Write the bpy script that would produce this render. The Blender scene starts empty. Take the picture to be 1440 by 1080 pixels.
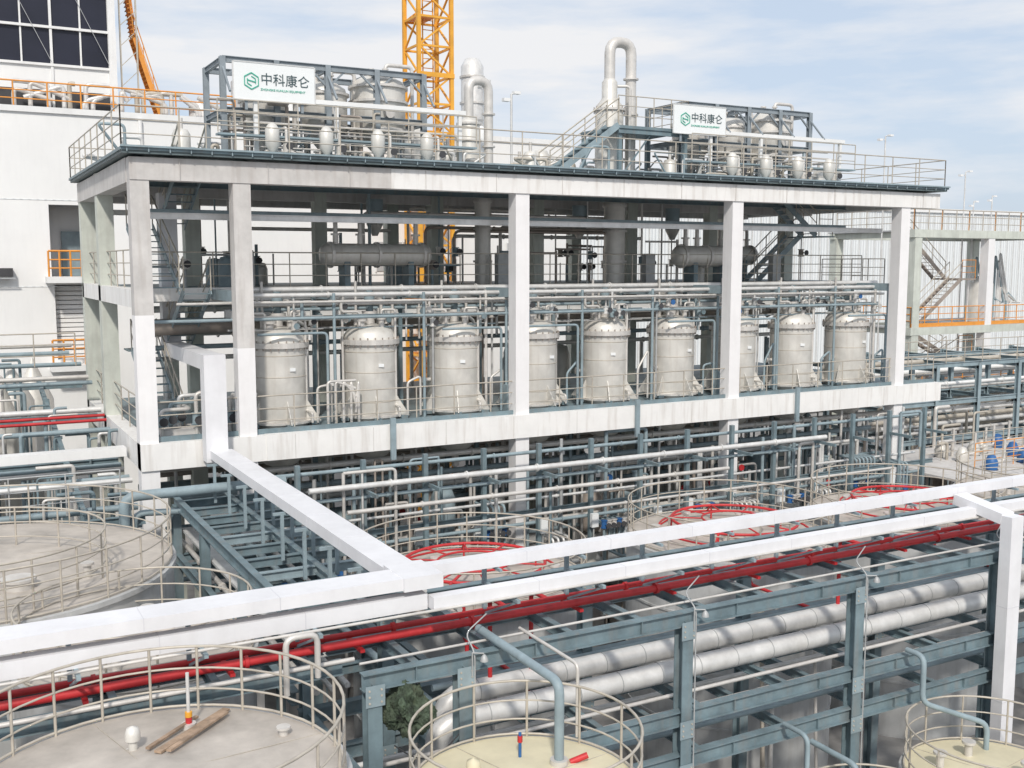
import bpy, math, random, bmesh
from mathutils import Vector, noise
random.seed(7)
R=random.uniform
# ------------------------------------------------------------------ materials
MATS={}
def mat(name,col,rough=0.6,metal=0.0,var=0.12,scale=1.5,streak=0.0,scol=None,bump=0.0,corr=0.0):
    m=bpy.data.materials.new(name);m.use_nodes=True
    nt=m.node_tree;b=nt.nodes['Principled BSDF']
    b.inputs['Roughness'].default_value=rough;b.inputs['Metallic'].default_value=metal
    tc=nt.nodes.new('ShaderNodeTexCoord')
    n=nt.nodes.new('ShaderNodeTexNoise');n.inputs['Scale'].default_value=scale;n.inputs['Detail'].default_value=6
    n.inputs['Roughness'].default_value=0.65
    nt.links.new(tc.outputs['Object'],n.inputs['Vector'])
    mr=nt.nodes.new('ShaderNodeMapRange');mr.inputs[1].default_value=0.3;mr.inputs[2].default_value=0.7
    mr.inputs[3].default_value=1-var*1.6;mr.inputs[4].default_value=1+var*0.6
    nt.links.new(n.outputs['Fac'],mr.inputs[0])
    mx=nt.nodes.new('ShaderNodeMix');mx.data_type='RGBA';mx.blend_type='MULTIPLY';mx.inputs[0].default_value=1
    mx.inputs[6].default_value=(*col,1)
    nt.links.new(mr.outputs[0],mx.inputs[7])
    out=mx.outputs[2]
    if streak>0:
        mp=nt.nodes.new('ShaderNodeMapping');mp.inputs['Scale'].default_value=(3.5,3.5,0.35)
        nt.links.new(tc.outputs['Object'],mp.inputs[0])
        n2=nt.nodes.new('ShaderNodeTexNoise');n2.inputs['Scale'].default_value=1.6;n2.inputs['Detail'].default_value=8
        nt.links.new(mp.outputs[0],n2.inputs['Vector'])
        m2=nt.nodes.new('ShaderNodeMapRange');m2.inputs[1].default_value=0.5;m2.inputs[2].default_value=0.72
        m2.inputs[3].default_value=0;m2.inputs[4].default_value=streak
        nt.links.new(n2.outputs['Fac'],m2.inputs[0])
        mx2=nt.nodes.new('ShaderNodeMix');mx2.data_type='RGBA'
        nt.links.new(m2.outputs[0],mx2.inputs[0]);nt.links.new(out,mx2.inputs[6])
        sc=scol or (0.16,0.13,0.10);mx2.inputs[7].default_value=(*sc,1)
        out=mx2.outputs[2]
    nt.links.new(out,b.inputs['Base Color'])
    if metal>0 or rough<0.5:
        r2=nt.nodes.new('ShaderNodeMapRange');r2.inputs[3].default_value=max(0.05,rough-0.12);r2.inputs[4].default_value=rough+0.18
        nt.links.new(n.outputs['Fac'],r2.inputs[0]);nt.links.new(r2.outputs[0],b.inputs['Roughness'])
    if bump>0 or corr>0:
        bp=nt.nodes.new('ShaderNodeBump');bp.inputs['Strength'].default_value=bump or corr;bp.inputs['Distance'].default_value=0.03
        if corr>0:
            w=nt.nodes.new('ShaderNodeTexWave');w.inputs['Scale'].default_value=0.9;w.bands_direction='X'
            nt.links.new(tc.outputs['Object'],w.inputs['Vector']);nt.links.new(w.outputs['Fac'],bp.inputs['Height'])
            bp.inputs['Distance'].default_value=0.12
        else:
            nt.links.new(n.outputs['Fac'],bp.inputs['Height'])
        nt.links.new(bp.outputs[0],b.inputs['Normal'])
    MATS[name]=m
mat('white',(0.82,0.82,0.81),0.5,0,0.05,0.8,0.10,(0.45,0.43,0.42))
mat('duct',(0.78,0.78,0.80),0.5,0.0,0.07,0.9,0.14,(0.60,0.58,0.58))
mat('ductband',(0.66,0.66,0.69),0.5,0.0,0.05,2)
mat('whitebeam',(0.84,0.83,0.81),0.7,0,0.05,1.2,0.38,(0.48,0.43,0.38),0.15)
mat('whitecol',(0.84,0.83,0.83),0.7,0,0.04,1.2,0.12,(0.5,0.47,0.45),0.15)
mat('concrete',(0.62,0.60,0.58),0.85,0,0.14,1.1,0.45,(0.40,0.36,0.33),0.3)
mat('pale',(0.60,0.63,0.57),0.8,0,0.12,1.1,0.3,(0.36,0.34,0.31))
mat('teal',(0.185,0.255,0.285),0.55,0,0.22,2,0.28,(0.28,0.22,0.18))
mat('teallt',(0.29,0.37,0.405),0.55,0,0.16,2,0.1)
mat('tealdk',(0.13,0.17,0.18),0.6,0,0.2,2)
mat('frame',(0.27,0.31,0.34),0.55,0,0.15,2)
mat('steel',(0.69,0.665,0.63),0.42,0.25,0.12,2.0,0.2,(0.38,0.33,0.29))
mat('vessel',(0.71,0.69,0.645),0.42,0.22,0.12,1.4,0.35,(0.50,0.45,0.39))
mat('galv',(0.75,0.745,0.73),0.40,0.25,0.12,2.5,0.18,(0.52,0.49,0.44))
mat('rail',(0.53,0.485,0.415),0.5,0.15,0.15,3)
mat('railgrey',(0.46,0.47,0.47),0.5,0.2,0.15,3)
mat('red',(0.58,0.035,0.04),0.45,0,0.2,2,0.1,(0.3,0.03,0.03))
mat('orange',(0.80,0.33,0.06),0.5,0,0.12,2)
mat('yellow',(0.85,0.42,0.05),0.5,0,0.15,1)
mat('blue',(0.03,0.13,0.35),0.5,0,0.1,2)
mat('dark',(0.06,0.06,0.065),0.7,0,0.2,2)
mat('brown',(0.38,0.33,0.29),0.6,0.1,0.2,2)
mat('glass',(0.012,0.014,0.030),0.35,0,0.2,0.4)
mat('tanktop',(0.52,0.475,0.425),0.6,0.05,0.20,1.1,0,None,0.15)
mat('tankyel',(0.70,0.64,0.46),0.6,0,0.12,0.9)
mat('tankwall',(0.52,0.53,0.53),0.6,0.1,0.15,0.8,0.4,(0.32,0.31,0.29))
mat('ground',(0.32,0.31,0.30),0.9,0,0.3,0.5,0,None,0.3)
mat('wall',(0.84,0.84,0.83),0.8,0,0.04,0.25,0.08,(0.55,0.55,0.55))
mat('corr',(0.76,0.79,0.80),0.5,0,0.04,0.3,0.06,(0.5,0.5,0.5),0,0.6)
mat('wallgrey',(0.45,0.46,0.47),0.8,0,0.1,0.5)
mat('wood',(0.42,0.30,0.21),0.8,0,0.3,4,0.3)
mat('tarp',(0.07,0.10,0.065),0.8,0,0.6,7,0.3,(0.18,0.19,0.12),0.8)
mat('signwhite',(0.82,0.84,0.84),0.4,0,0.02,1)
mat('signgreen',(0.05,0.42,0.30),0.4,0,0.02,1)
mat('signtext',(0.05,0.09,0.10),0.4,0,0.02,1)
# ------------------------------------------------------------------ mesh builder
class B:
    def __init__(s,name):
        s.name=name;s.v=[];s.f=[];s.m=[];s.sm=[];s.names=[]
    def mi(s,n):
        if n not in s.names:s.names.append(n)
        return s.names.index(n)
    def add(s,vs,fs,m,smooth=False):
        o=len(s.v);s.v+= [tuple(v) for v in vs];k=s.mi(m)
        for f in fs:
            s.f.append(tuple(i+o for i in f));s.m.append(k);s.sm.append(smooth)
    def box(s,a,b,m):
        x0,y0,z0=[min(a[i],b[i]) for i in range(3)];x1,y1,z1=[max(a[i],b[i]) for i in range(3)]
        s.add([(x0,y0,z0),(x1,y0,z0),(x1,y1,z0),(x0,y1,z0),(x0,y0,z1),(x1,y0,z1),(x1,y1,z1),(x0,y1,z1)],
              [(0,3,2,1),(4,5,6,7),(0,1,5,4),(1,2,6,5),(2,3,7,6),(3,0,4,7)],m)
    def obox(s,p,q,w,h,m,off=0.0,side=None):
        p=Vector(p);q=Vector(q);d=(q-p).normalized()
        if side is None:
            side=Vector((1,0,0)) if abs(d.z)>0.99 else d.cross(Vector((0,0,1))).normalized()
        else: side=Vector(side)
        up=side.cross(d).normalized()
        c=up*off
        vs=[]
        for e in (p,q):
            for sx,sz in ((-1,-1),(1,-1),(1,1),(-1,1)):
                vs.append(e+c+side*(sx*w/2)+up*(sz*h/2))
        s.add(vs,[(0,1,2,3),(7,6,5,4),(0,4,5,1),(1,5,6,2),(2,6,7,3),(3,7,4,0)],m)
    def ibeam(s,p,q,h,w,m,t=0.02):
        s.obox(p,q,w,t,m,off=h/2-t/2);s.obox(p,q,w,t,m,off=-h/2+t/2);s.obox(p,q,t,h-2*t,m)
    def sweep(s,pts,r,m,n=8,caps=True,closed=False):
        pts=[Vector(p) for p in pts];N=len(pts)
        if N<2:return
        rings=[];prev=None
        for i,p in enumerate(pts):
            if closed: d=(pts[(i+1)%N]-pts[i-1])
            elif i==0:d=pts[1]-p
            elif i==N-1:d=p-pts[i-1]
            else:d=(pts[i+1]-p).normalized()+(p-pts[i-1]).normalized()
            if d.length<1e-9:d=Vector((0,0,1))
            d.normalize()
            if prev is None:
                a=Vector((0,0,1)) if abs(d.z)<0.9 else Vector((1,0,0))
                u=d.cross(a).normalized()
            else:
                u=(prev-d*prev.dot(d))
                if u.length<1e-6:u=d.orthogonal()
                u.normalize()
            prev=u;w=d.cross(u)
            rings.append([p+u*(r*math.cos(2*math.pi*k/n))+w*(r*math.sin(2*math.pi*k/n)) for k in range(n)])
        vs=[v for rg in rings for v in rg];fs=[]
        M=N if closed else N-1
        for i in range(M):
            j=(i+1)%N
            for k in range(n):
                k2=(k+1)%n
                fs.append((i*n+k,i*n+k2,j*n+k2,j*n+k))
        s.add(vs,fs,m,True)
        if caps and not closed:
            s.add(rings[0],[tuple(range(n))[::-1]],m);s.add(rings[-1],[tuple(range(n))],m)
    def cyl(s,p,q,r,m,n=10):
        s.sweep([p,q],r,m,n)
    def pipe(s,pts,r,m,bend=None,n=8,flange=0):
        pts=[Vector(p) for p in pts];bend=bend or r*2.5;out=[pts[0]]
        for i in range(1,len(pts)-1):
            a,b,c=pts[i-1],pts[i],pts[i+1]
            d1=(a-b);d2=(c-b);l=min(bend,d1.length*0.45,d2.length*0.45)
            p1=b+d1.normalized()*l;p2=b+d2.normalized()*l
            for t in (0,0.25,0.5,0.75,1):
                out.append(p1*(1-t)**2+b*2*t*(1-t)+p2*t*t)
        out.append(pts[-1]);s.sweep(out,r,m,n)
        if flange:
            for i in range(len(pts)-1):
                a,b=pts[i],pts[i+1];L=(b-a).length
                if L>flange*1.2:
                    d=(b-a).normalized();k=int(L/flange)
                    for j in range(1,k+1):
                        c=a+d*(L*j/(k+1));s.cyl(c-d*0.03,c+d*0.03,r*1.45,m,n)
    def ring(s,c,Rr,r,m,n=40,a0=0,a1=360,k=6):
        full=abs(a1-a0)>=360
        N=n if full else n+1
        pts=[(c[0]+Rr*math.cos(math.radians(a0+(a1-a0)*i/n)),c[1]+Rr*math.sin(math.radians(a0+(a1-a0)*i/n)),c[2]) for i in range(N)]
        s.sweep(pts,r,m,k,closed=full)
    def lathe(s,c,prof,m,n=24,smooth=True,axis='z'):
        vs=[];fs=[]
        for (r,z) in prof:
            for k in range(n):
                a=2*math.pi*k/n
                if axis=='z':vs.append((c[0]+r*math.cos(a),c[1]+r*math.sin(a),c[2]+z))
                else:vs.append((c[0]+z,c[1]+r*math.cos(a),c[2]+r*math.sin(a)))
        for i in range(len(prof)-1):
            for k in range(n):
                k2=(k+1)%n;fs.append((i*n+k,i*n+k2,(i+1)*n+k2,(i+1)*n+k))
        s.add(vs,fs,m,smooth)
    def rail(s,pts,m='rail',h=1.1,sp=1.3,r=0.022,levels=(1.0,0.66,0.33),closed=False,kick=None):
        pts=[Vector(p) for p in pts]
        seq=pts+([pts[0]] if closed else [])
        for i in range(len(seq)-1):
            a,b=seq[i],seq[i+1];L=(b-a).length
            if L<0.05:continue
            for l in levels:
                z=Vector((0,0,h*l));s.cyl(a+z,b+z,r if l==1.0 else r*0.75,m,5)
            k=max(1,round(L/sp))
            for j in range(k+1):
                c=a.lerp(b,j/k);s.cyl(c,c+Vector((0,0,h)),r,m,5)
            if kick:s.obox(a+Vector((0,0,0.06)),b+Vector((0,0,0.06)),0.01,0.12,kick)
    def ringrail(s,c,Rr,m='rail',h=1.1,k=20,r=0.022,levels=(1.0,0.66,0.33),a0=0,a1=360):
        for l in levels:
            s.ring((c[0],c[1],c[2]+h*l),Rr,r if l==1.0 else r*0.75,m,48,a0,a1,5)
        for j in range(k):
            a=math.radians(a0+(a1-a0)*j/k);x=c[0]+Rr*math.cos(a);y=c[1]+Rr*math.sin(a)
            s.cyl((x,y,c[2]),(x,y,c[2]+h),r,m,5)
    def stair(s,p,q,w,m,rm=None,tr=None):
        p=Vector(p);q=Vector(q);h=Vector((q.x-p.x,q.y-p.y,0)).normalized();sd=Vector((-h.y,h.x,0))
        rm=rm or m;tr=tr or m
        for sg in (-1,1):
            o=sd*(sg*w/2);s.obox(p+o,q+o,0.03,0.24,m)
            for zz,rr in ((1.0,0.028),(0.55,0.02)):
                s.cyl(p+o+Vector((0,0,zz)),q+o+Vector((0,0,zz)),rr,rm,5)
            L=(q-p).length;k=max(2,int(L/1.2))
            for j in range(k+1):
                c=p.lerp(q,j/k)+o;s.cyl(c,c+Vector((0,0,1.0)),0.022,rm,5)
        n=max(3,int(abs(q.z-p.z)/0.2))
        for j in range(n):
            c=p.lerp(q,(j+0.5)/n)
            s.obox(c-sd*(w/2-0.02),c+sd*(w/2-0.02),0.24,0.03,tr)
    def valve(s,c,m='blue',sc=1.0,wm='red'):
        c=Vector(c);s.cyl(c-Vector((0,0,0.12*sc)),c+Vector((0,0,0.12*sc)),0.10*sc,m,8)
        for e in (-1,1):s.cyl(c+Vector((0,0,e*0.12*sc)),c+Vector((0,0,e*0.15*sc)),0.13*sc,m,8)
        s.cyl(c,c-Vector((0,0.3*sc,0)),0.03*sc,m,6)
        s.cyl(c-Vector((0,0.3*sc,0)),c-Vector((0,0.33*sc,0)),0.11*sc,wm,8)
    def done(s):
        me=bpy.data.meshes.new(s.name);me.from_pydata(s.v,[],s.f)
        for n in s.names:me.materials.append(MATS[n])
        me.polygons.foreach_set('material_index',s.m);me.polygons.foreach_set('use_smooth',s.sm);me.update()
        o=bpy.data.objects.new(s.name,me);bpy.context.collection.objects.link(o);return o
def clone(o,loc,rz=0,sc=1):
    n=bpy.data.objects.new(o.name,o.data);n.location=loc;n.rotation_euler=(0,0,rz);n.scale=(sc,sc,sc)
    bpy.context.collection.objects.link(n);return n
# ------------------------------------------------------------------ ground
g=B('ground');g.add([(-600,-300,0),(900,-300,0),(900,1500,0),(-600,1500,0)],[(0,1,2,3)],'ground');g.done()
# ------------------------------------------------------------------ main concrete structure
COL=[4.95,7.7,16.75,25.7,34.4]
s=B('concrete_process_structure')
cw=0.25
for i,x in enumerate(COL):
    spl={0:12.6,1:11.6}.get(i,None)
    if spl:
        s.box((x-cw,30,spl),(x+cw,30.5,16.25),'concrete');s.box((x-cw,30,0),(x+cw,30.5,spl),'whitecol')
    else:
        s.box((x-cw,30,0),(x+cw,30.5,16.25),'whitecol')
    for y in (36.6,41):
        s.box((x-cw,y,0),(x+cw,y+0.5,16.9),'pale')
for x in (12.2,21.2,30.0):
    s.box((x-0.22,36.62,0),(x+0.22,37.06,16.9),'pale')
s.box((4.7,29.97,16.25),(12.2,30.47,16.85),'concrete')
s.box((12.2,29.95,16.25),(36.3,30.45,16.84),'whitebeam')
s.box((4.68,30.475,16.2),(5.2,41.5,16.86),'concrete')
s.box((35.8,30.455,16.3),(36.25,41.5,16.85),'whitebeam')
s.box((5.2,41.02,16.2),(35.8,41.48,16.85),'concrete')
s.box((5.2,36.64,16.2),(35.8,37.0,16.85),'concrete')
for i in range(13):
    x=6.0+i*2.44
    s.box((x,29.925,16.27),(x+.012,29.945,16.82),'concrete');s.box((x+.6,29.89,8.33),(x+.612,29.897,9.04),'concrete')
# roof deck
s.box((4.5,29.75,16.92),(36.45,41.8,17.0),'tealdk')
s.box((4.45,29.7,17.0),(36.5,41.85,17.08),'teal')
for i in range(58):
    x=4.6+i*0.555
    s.box((x,29.67,16.96),(x+0.03,29.7,17.1),'teallt')
s.obox((4.45,29.66,17.1),(36.5,29.66,17.1),0.06,0.05,'teallt')
for i in range(15):
    x=5.9+i*2.1
    s.ibeam((x,30.5,16.76),(x,41.0,16.76),0.26,0.14,'teal')
for y in (34.5,39.0):
    s.ibeam((5.2,y,16.5),(35.7,y,16.5),0.24,0.14,'teal')
# slab 1
s.box((4.7,29.93,8.3),(8.2,30.43,9.05),'whitebeam')
s.box((8.2,29.9,8.3),(36.8,30.4,9.06),'whitebeam')
s.box((4.7,30.43,8.32),(5.15,41.5,9.03),'whitebeam')
s.box((5.15,30.41,8.85),(36.7,41.4,9.0),'teal')
for x in COL:
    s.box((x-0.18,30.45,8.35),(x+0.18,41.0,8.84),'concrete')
for i in range(24):
    x=6+i*1.25
    s.ibeam((x,30.42,8.7),(x,41,8.7),0.28,0.12,'teal')
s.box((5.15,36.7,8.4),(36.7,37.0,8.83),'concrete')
s.obox((5.2,30.2,9.12),(36.7,30.2,9.12),0.06,0.16,'teal')
# slab 2 (set back)
s.box((5.2,33.7,13.1),(35.8,41.4,13.25),'teal')
s.box((5.2,33.5,12.85),(34.6,33.7,13.26),'whitebeam')
s.box((8.0,33.6,12.3),(34.0,33.8,12.55),'white')
s.box((4.7,30.5,12.8),(5.15,41.4,13.3),'whitebeam')
s.box((5.15,36.66,12.7),(34.3,36.98,13.09),'white')
for x in COL[1:]:
    s.box((x-0.15,30.5,12.9),(x+0.15,33.5,13.2),'teallt')
for (y,z,m) in ((31.2,15.35,'galv'),(33.2,15.55,'teallt'),(37.5,15.7,'galv')):
    s.ibeam((5.2,y,z),(34.4,y,z),0.18,0.12,m)
# railings
s.rail([(4.5,29.85,17.08),(4.5,41.7,17.08),(36.4,41.7,17.08),(36.4,29.85,17.08),(4.5,29.85,17.08)],'rail',sp=1.5)
s.rail([(5.2,30.25,9.06),(36.7,30.25,9.06)],'rail',sp=1.3)
s.rail([(5.0,30.6,9.04),(5.0,41.3,9.04)],'rail',sp=1.5)
s.rail([(5.2,33.55,13.26),(35.8,33.55,13.26)],'rail',sp=1.2)
s.rail([(4.95,30.6,13.3),(4.95,41.3,13.3)],'rail',sp=1.4)
s.box((34.7,33.2,13.0),(37.0,37,13.12),'teal');s.rail([(36.9,37,13.12),(36.9,33.25,13.12),(34.9,33.25,13.12)],'rail')
s.done()
st=B('steel_staircase')
st.stair((5.9,32.0,9.05),(5.9,36.0,11.2),0.8,'teallt','rail','teal');st.stair((6.9,36.0,11.2),(6.9,32.4,13.2),0.8,'teallt','rail','teal')
st.box((5.4,36.0,11.15),(7.4,37.0,11.2),'teal')
st.stair((5.9,32.0,13.2),(5.9,36.0,15.2),0.8,'teallt','rail','teal');st.stair((6.9,36.0,15.2),(6.9,32.4,17.1),0.8,'teallt','rail','teal')
st.done()
st=B('steel_staircase')
st.stair((31.2,35.5,13.25),(33.6,35.5,15.2),0.8,'teallt','rail','galv');st.stair((33.6,34.5,15.2),(31.2,34.5,17.0),0.8,'teallt','rail','galv')
st.box((33.6,34.0,15.15),(34.6,36,15.2),'teal');st.rail([(33.7,34.05,15.2),(34.5,34.05,15.2)],'rail')
st.done()
# ------------------------------------------------------------------ reactor vessels
v=B('reactor_vessel')
v.lathe((0,0,0),[(0.25,-1.55),(0.5,-1.45),(0.75,-1.2),(0.85,-0.8),(0.85,2.25)],'vessel',28)
v.lathe((0,0,0),[(0.85,2.2),(0.95,2.2),(0.95,2.28),(0.95,2.36),(0.85,2.36)],'steel',28,False)
v.lathe((0,0,0),[(0.85,2.36),(0.83,2.5),(0.72,2.66),(0.5,2.78),(0.22,2.84),(0.001,2.85)],'vessel',28)
for zz in (0.35,1.3,1.95):
    v.lathe((0,0,0),[(0.85,zz),(0.862,zz+0.01),(0.862,zz+0.02),(0.85,zz+0.03)],'rail',28,False)
for k in range(24):
    a=2*math.pi*k/24;v.cyl((0.91*math.cos(a),0.91*math.sin(a),2.13),(0.91*math.cos(a),0.91*math.sin(a),2.43),0.022,'brown',5)
v.lathe((0,0,0),[(0.85,-0.12),(1.05,-0.12),(1.05,-0.06),(0.85,-0.06)],'steel',28,False)
for k in range(6):
    a=2*math.pi*(k+0.5)/6;c=math.cos(a);sn=math.sin(a);px,py=-sn*0.014,c*0.014
    P=[(0.84*c,0.84*sn,0.6),(0.84*c,0.84*sn,-0.1),(1.3*c,1.3*sn,-0.1)]
    v.add([(x+px,y+py,z) for x,y,z in P]+[(x-px,y-py,z) for x,y,z in P],[(0,1,2),(5,4,3),(0,2,5,3),(0,3,4,1)],'vessel')
    v.box((1.1*c-0.12,1.1*sn-0.12,-0.2),(1.1*c+0.12,1.1*sn+0.12,-0.1),'teal')
for (x,y,r,h) in ((0,0,0.16,0.35),(0.42,0.2,0.08,0.35),(-0.4,0.25,0.08,0.4),(0.3,-0.4,0.09,0.3),(-0.35,-0.35,0.13,0.25),(0.1,0.5,0.07,0.5)):
    z0=2.84-0.5*(x*x+y*y)
    v.cyl((x,y,z0-0.1),(x,y,z0+h),r,'steel',10);v.cyl((x,y,z0+h-0.03),(x,y,z0+h+0.05),r*1.6,'steel',10)
v.cyl((0,0,3.1),(0,0,3.45),0.12,'teal',10);v.cyl((0,0,3.45),(0,0,3.85),0.17,'teallt',12);v.cyl((0,0,3.85),(0,0,3.9),0.12,'teal',10)
v.pipe([(0.42,0.2,3.0),(0.42,0.2,3.6),(0.42,1.3,3.6)],0.05,'steel',0.12)
v.pipe([(-0.4,0.25,3.0),(-0.4,0.25,4.2)],0.045,'steel',0.12)
v.pipe([(0.3,-0.4,2.9),(0.3,-0.4,3.3),(0.75,-0.4,3.3),(0.75,-0.4,0.2),(0.75,-0.95,0.2),(0.75,-0.95,-0.1)],0.04,'steel',0.1)
v.box((0.1,-0.875,1.5),(0.27,-0.84,1.60),'signwhite')
v.cyl((-0.84,-0.2,0.9),(-1.05,-0.25,0.9),0.07,'steel',8);v.cyl((-1.05,-0.25,0.9),(-1.09,-0.26,0.9),0.12,'steel',8)
v.cyl((0,0,-1.5),(0,0,-2.1),0.12,'steel',8);v.cyl((0,0,-1.85),(0,0,-1.95),0.2,'steel',8)
vo=v.done();vo.location=(9.2,32,9.25)
for i in range(1,9):
    clone(vo,(9.2+i*3.02,32,9.25),R(-0.5,0.5))
# ------------------------------------------------------------------ piping around vessels
p=B('reactor_piping')
for (y,z,r,m,x0,x1) in ((31.4,13.05,0.07,'galv',7.9,35.2),(31.7,12.75,0.05,'steel',7.9,35.2),(32.4,13.2,0.09,'galv',8,35.5),
    (32.9,12.55,0.06,'teallt',8,35),(33.2,12.2,0.05,'steel',9,35),(31.2,12.35,0.05,'teallt',5.4,34.3),(34.6,12.0,0.26,'brown',5.6,20),(34.6,12.0,0.2,'brown',21,34),
    (35.2,11.3,0.08,'teallt',6,34),(35.6,10.9,0.08,'steel',6,34),(31.0,12.85,0.04,'steel',6,34),
    (38.2,11.6,0.15,'steel',6,34),(38.6,12.4,0.12,'galv',6,34),(33.4,11.9,0.04,'railgrey',8,35)):
    p.pipe([(x0,y,z),(x1,y,z)],r,m,n=8,flange=3.0 if r>0.06 else 0)
for i in range(9):
    x=9.2+3.02*i
    for k in range(11):
        dx=R(-1.4,1.4);y=R(31.1,33.6);z0=R(12.0,12.5) if abs(dx)<0.8 else (9.1 if k%3==0 else 11.5)
        m=random.choice(['steel','steel','teallt','galv','railgrey'])
        p.cyl((x+dx,y,z0),(x+dx,y,R(12.5,13.1)),R(0.03,0.055),m,6)
        if random.random()<0.7:p.valve((x+dx,y,R(12.1,12.7)),random.choice(['steel','galv','teallt','railgrey']),0.9,random.choice(['dark','teal','steel','blue','red'] if k==0 else ['dark','steel','teal']))
    p.pipe([(x-0.5,31.6,11.9),(x-0.5,31.6,12.5),(x-1.1,31.6,12.5),(x-1.1,31.6,13.0)],0.05,'steel',0.12)
    p.pipe([(x+1.2,32.9,9.1),(x+1.2,32.9,12.0),(x+0.6,32.4,12.3),(x+0.2,32.3,12.3)],0.06,'galv',0.2)
    p.pipe([(x+1.45,31.3,9.1),(x+1.45,31.3,10.2+R(0,.9)),(x+1.0,31.3,10.2),(x+1.0,31.3,9.1)],0.04,random.choice(['steel','teallt']),0.12)
    if i%3!=1:p.pipe([(x+1.25,31.0,9.1),(x+1.25,31.0,11.9),(x-.9,31.0,11.9)],0.045,'teallt',.15,6)
    for zz in (12.0,12.4):p.cyl((x-1.3,31.5,zz),(x+1.3,31.5,zz),0.025,random.choice(['steel','teallt']),5)
    p.obox((x+1.55,33.2,9.0),(x+1.55,33.2,13.1),0.12,0.12,'teal')
    p.obox((x+1.55,31.2,12.95),(x+1.55,33.4,12.95),0.1,0.12,'teallt')
    p.cyl((x+1.55,31.2,9.0),(x+1.55,31.2,13.1),0.05,'teallt',6)
    if i%3==0:
        p.box((x-1.6,30.9,9.05),(x-1.35,31.2,9.95),'teallt')
for k in range(26):
    x=R(6,34);y=R(34.5,40);z=R(10,12.8);m=random.choice(['teallt','steel','brown','teallt','galv'])
    p.cyl((x,y,9),(x,y,z),R(0.04,0.1),m,6)
for k in range(8):
    x=R(6,33);y=R(35,40);p.lathe((x,y,9),[(0.4,0),(0.4,1.3),(0.3,1.6),(0.001,1.7)],random.choice(['teallt','vessel','brown','galv']),14)
p.done()
m_=B('pump_manifold')
for k in range(7):
    x=5.5+k*0.33;y=31.2+(k%3)*0.4
    m_.pipe([(x,y,9.05),(x,y,9.8+0.15*(k%4)),(x+0.8,y,9.8+0.15*(k%4)),(x+0.8,y+0.8,9.8+0.15*(k%4))],0.06,['steel','teallt','galv'][k%3],0.15)
    m_.valve((x,y,9.5),'teallt',1.2,'dark')
for k in range(5):
    m_.pipe([(10.4+k*.25,30.9,9.1),(10.4+k*.25,30.9,10.4),(11.3,30.9,10.4-0.25*k)],0.045,'steel',0.12)
m_.box((5.5,31.2,9.03),(7.5,32.4,9.2),'concrete')
m_.done()
# ------------------------------------------------------------------ upper storey equipment
def exch(x0,x1,y,z,r,base):
    e=B('heat_exchanger')
    L=x1-x0
    e.lathe((x0,y,z),[(0.001,-0.05),(r*0.7,0),(r,0.15),(r,L-0.15),(r*0.7,L),(0.001,L+0.05)],'vessel',20,True,'x')
    for t in (0.3,L-0.3,L*0.5):
        e.lathe((x0+t,y,z),[(r,-0.05),(r*1.15,-0.05),(r*1.15,0.05),(r,0.05)],'steel',20,False,'x')
    for t in (0.8,L-0.8):
        e.box((x0+t-0.1,y-r*0.8,base),(x0+t+0.1,y+r*0.8,z-r*0.6),'teal')
    for t in (0.5,L*0.35,L-0.5):
        e.cyl((x0+t,y,z),(x0+t,y,z+r+0.3),0.1,'steel',8);e.cyl((x0+t,y,z+r+0.27),(x0+t,y,z+r+0.33),0.17,'steel',8)
        e.pipe([(x0+t,y,z+r+0.3),(x0+t,y,z+1.2),(x0+t,y+1,z+1.2)],0.08,'steel')
    e.done()
exch(11.3,15.2,33.95,14.3,0.38,13.25);exch(25.9,29.0,33.95,14.3,0.42,13.25);exch(31,33.6,38,14.4,0.4,13.25)
u=B('upper_floor_piping')
for k in range(64):
    x=R(7,34.3);y=R(34.6,40.5);z=R(13.8,15.2) if k%4 else 16.6;mm=random.choice(['steel','teallt','teallt','brown','railgrey','steel','galv'])
    u.cyl((x,y,13.25),(x,y,z),R(0.025,0.06),mm,6)
    if random.random()<0.6:u.valve((x,y,R(13.7,14.5)),random.choice(['steel','brown','teal']),1.1,'dark')
    if random.random()<0.3:u.pipe([(x,y,z-.1),(x+R(-2,2),y,z-.1)],0.04,mm)
for k in range(7):
    y=R(34.6,40);z=R(14.9,16.2);x0=R(6,20);u.pipe([(x0,y,13.3),(x0,y,z),(x0+R(5,12),y,z)],R(0.05,0.08),random.choice(['steel','teallt','galv','brown']),0.25,flange=3)
for k in range(8):
    x=R(8,33);y=R(35,40);h=R(0.4,0.9);u.lathe((x,y,13.25),[(0.33,0),(0.33,h),(0.25,h+.2),(0.001,h+.25)],random.choice(['teallt','vessel','teallt','brown']),12)
for x in (8.9,18.3,24.9,31.5):
    u.box((x-0.22,34.2,13.25),(x+0.22,34.5,14.4),'railgrey')
for x in (14.0,22.7,27.3):
    u.cyl((x,36.0,16.3),(x,36.0,15.4),0.3,'teallt',12);u.lathe((x,36.0,15.0),[(0.1,0),(0.3,0.4),(0.3,0.5)],'vessel',12)
for (x,y,r) in ((18.0,35.3,0.3),(23.9,35.3,0.42)):
    u.lathe((x,y,13.25),[(r,0),(r,3.7)],'vessel',18)
    for z in (0.8,2,3): u.lathe((x,y,13.25+z),[(r,0),(r*1.2,0),(r*1.2,0.08),(r,0.08)],'steel',18,False)
u.done()
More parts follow.
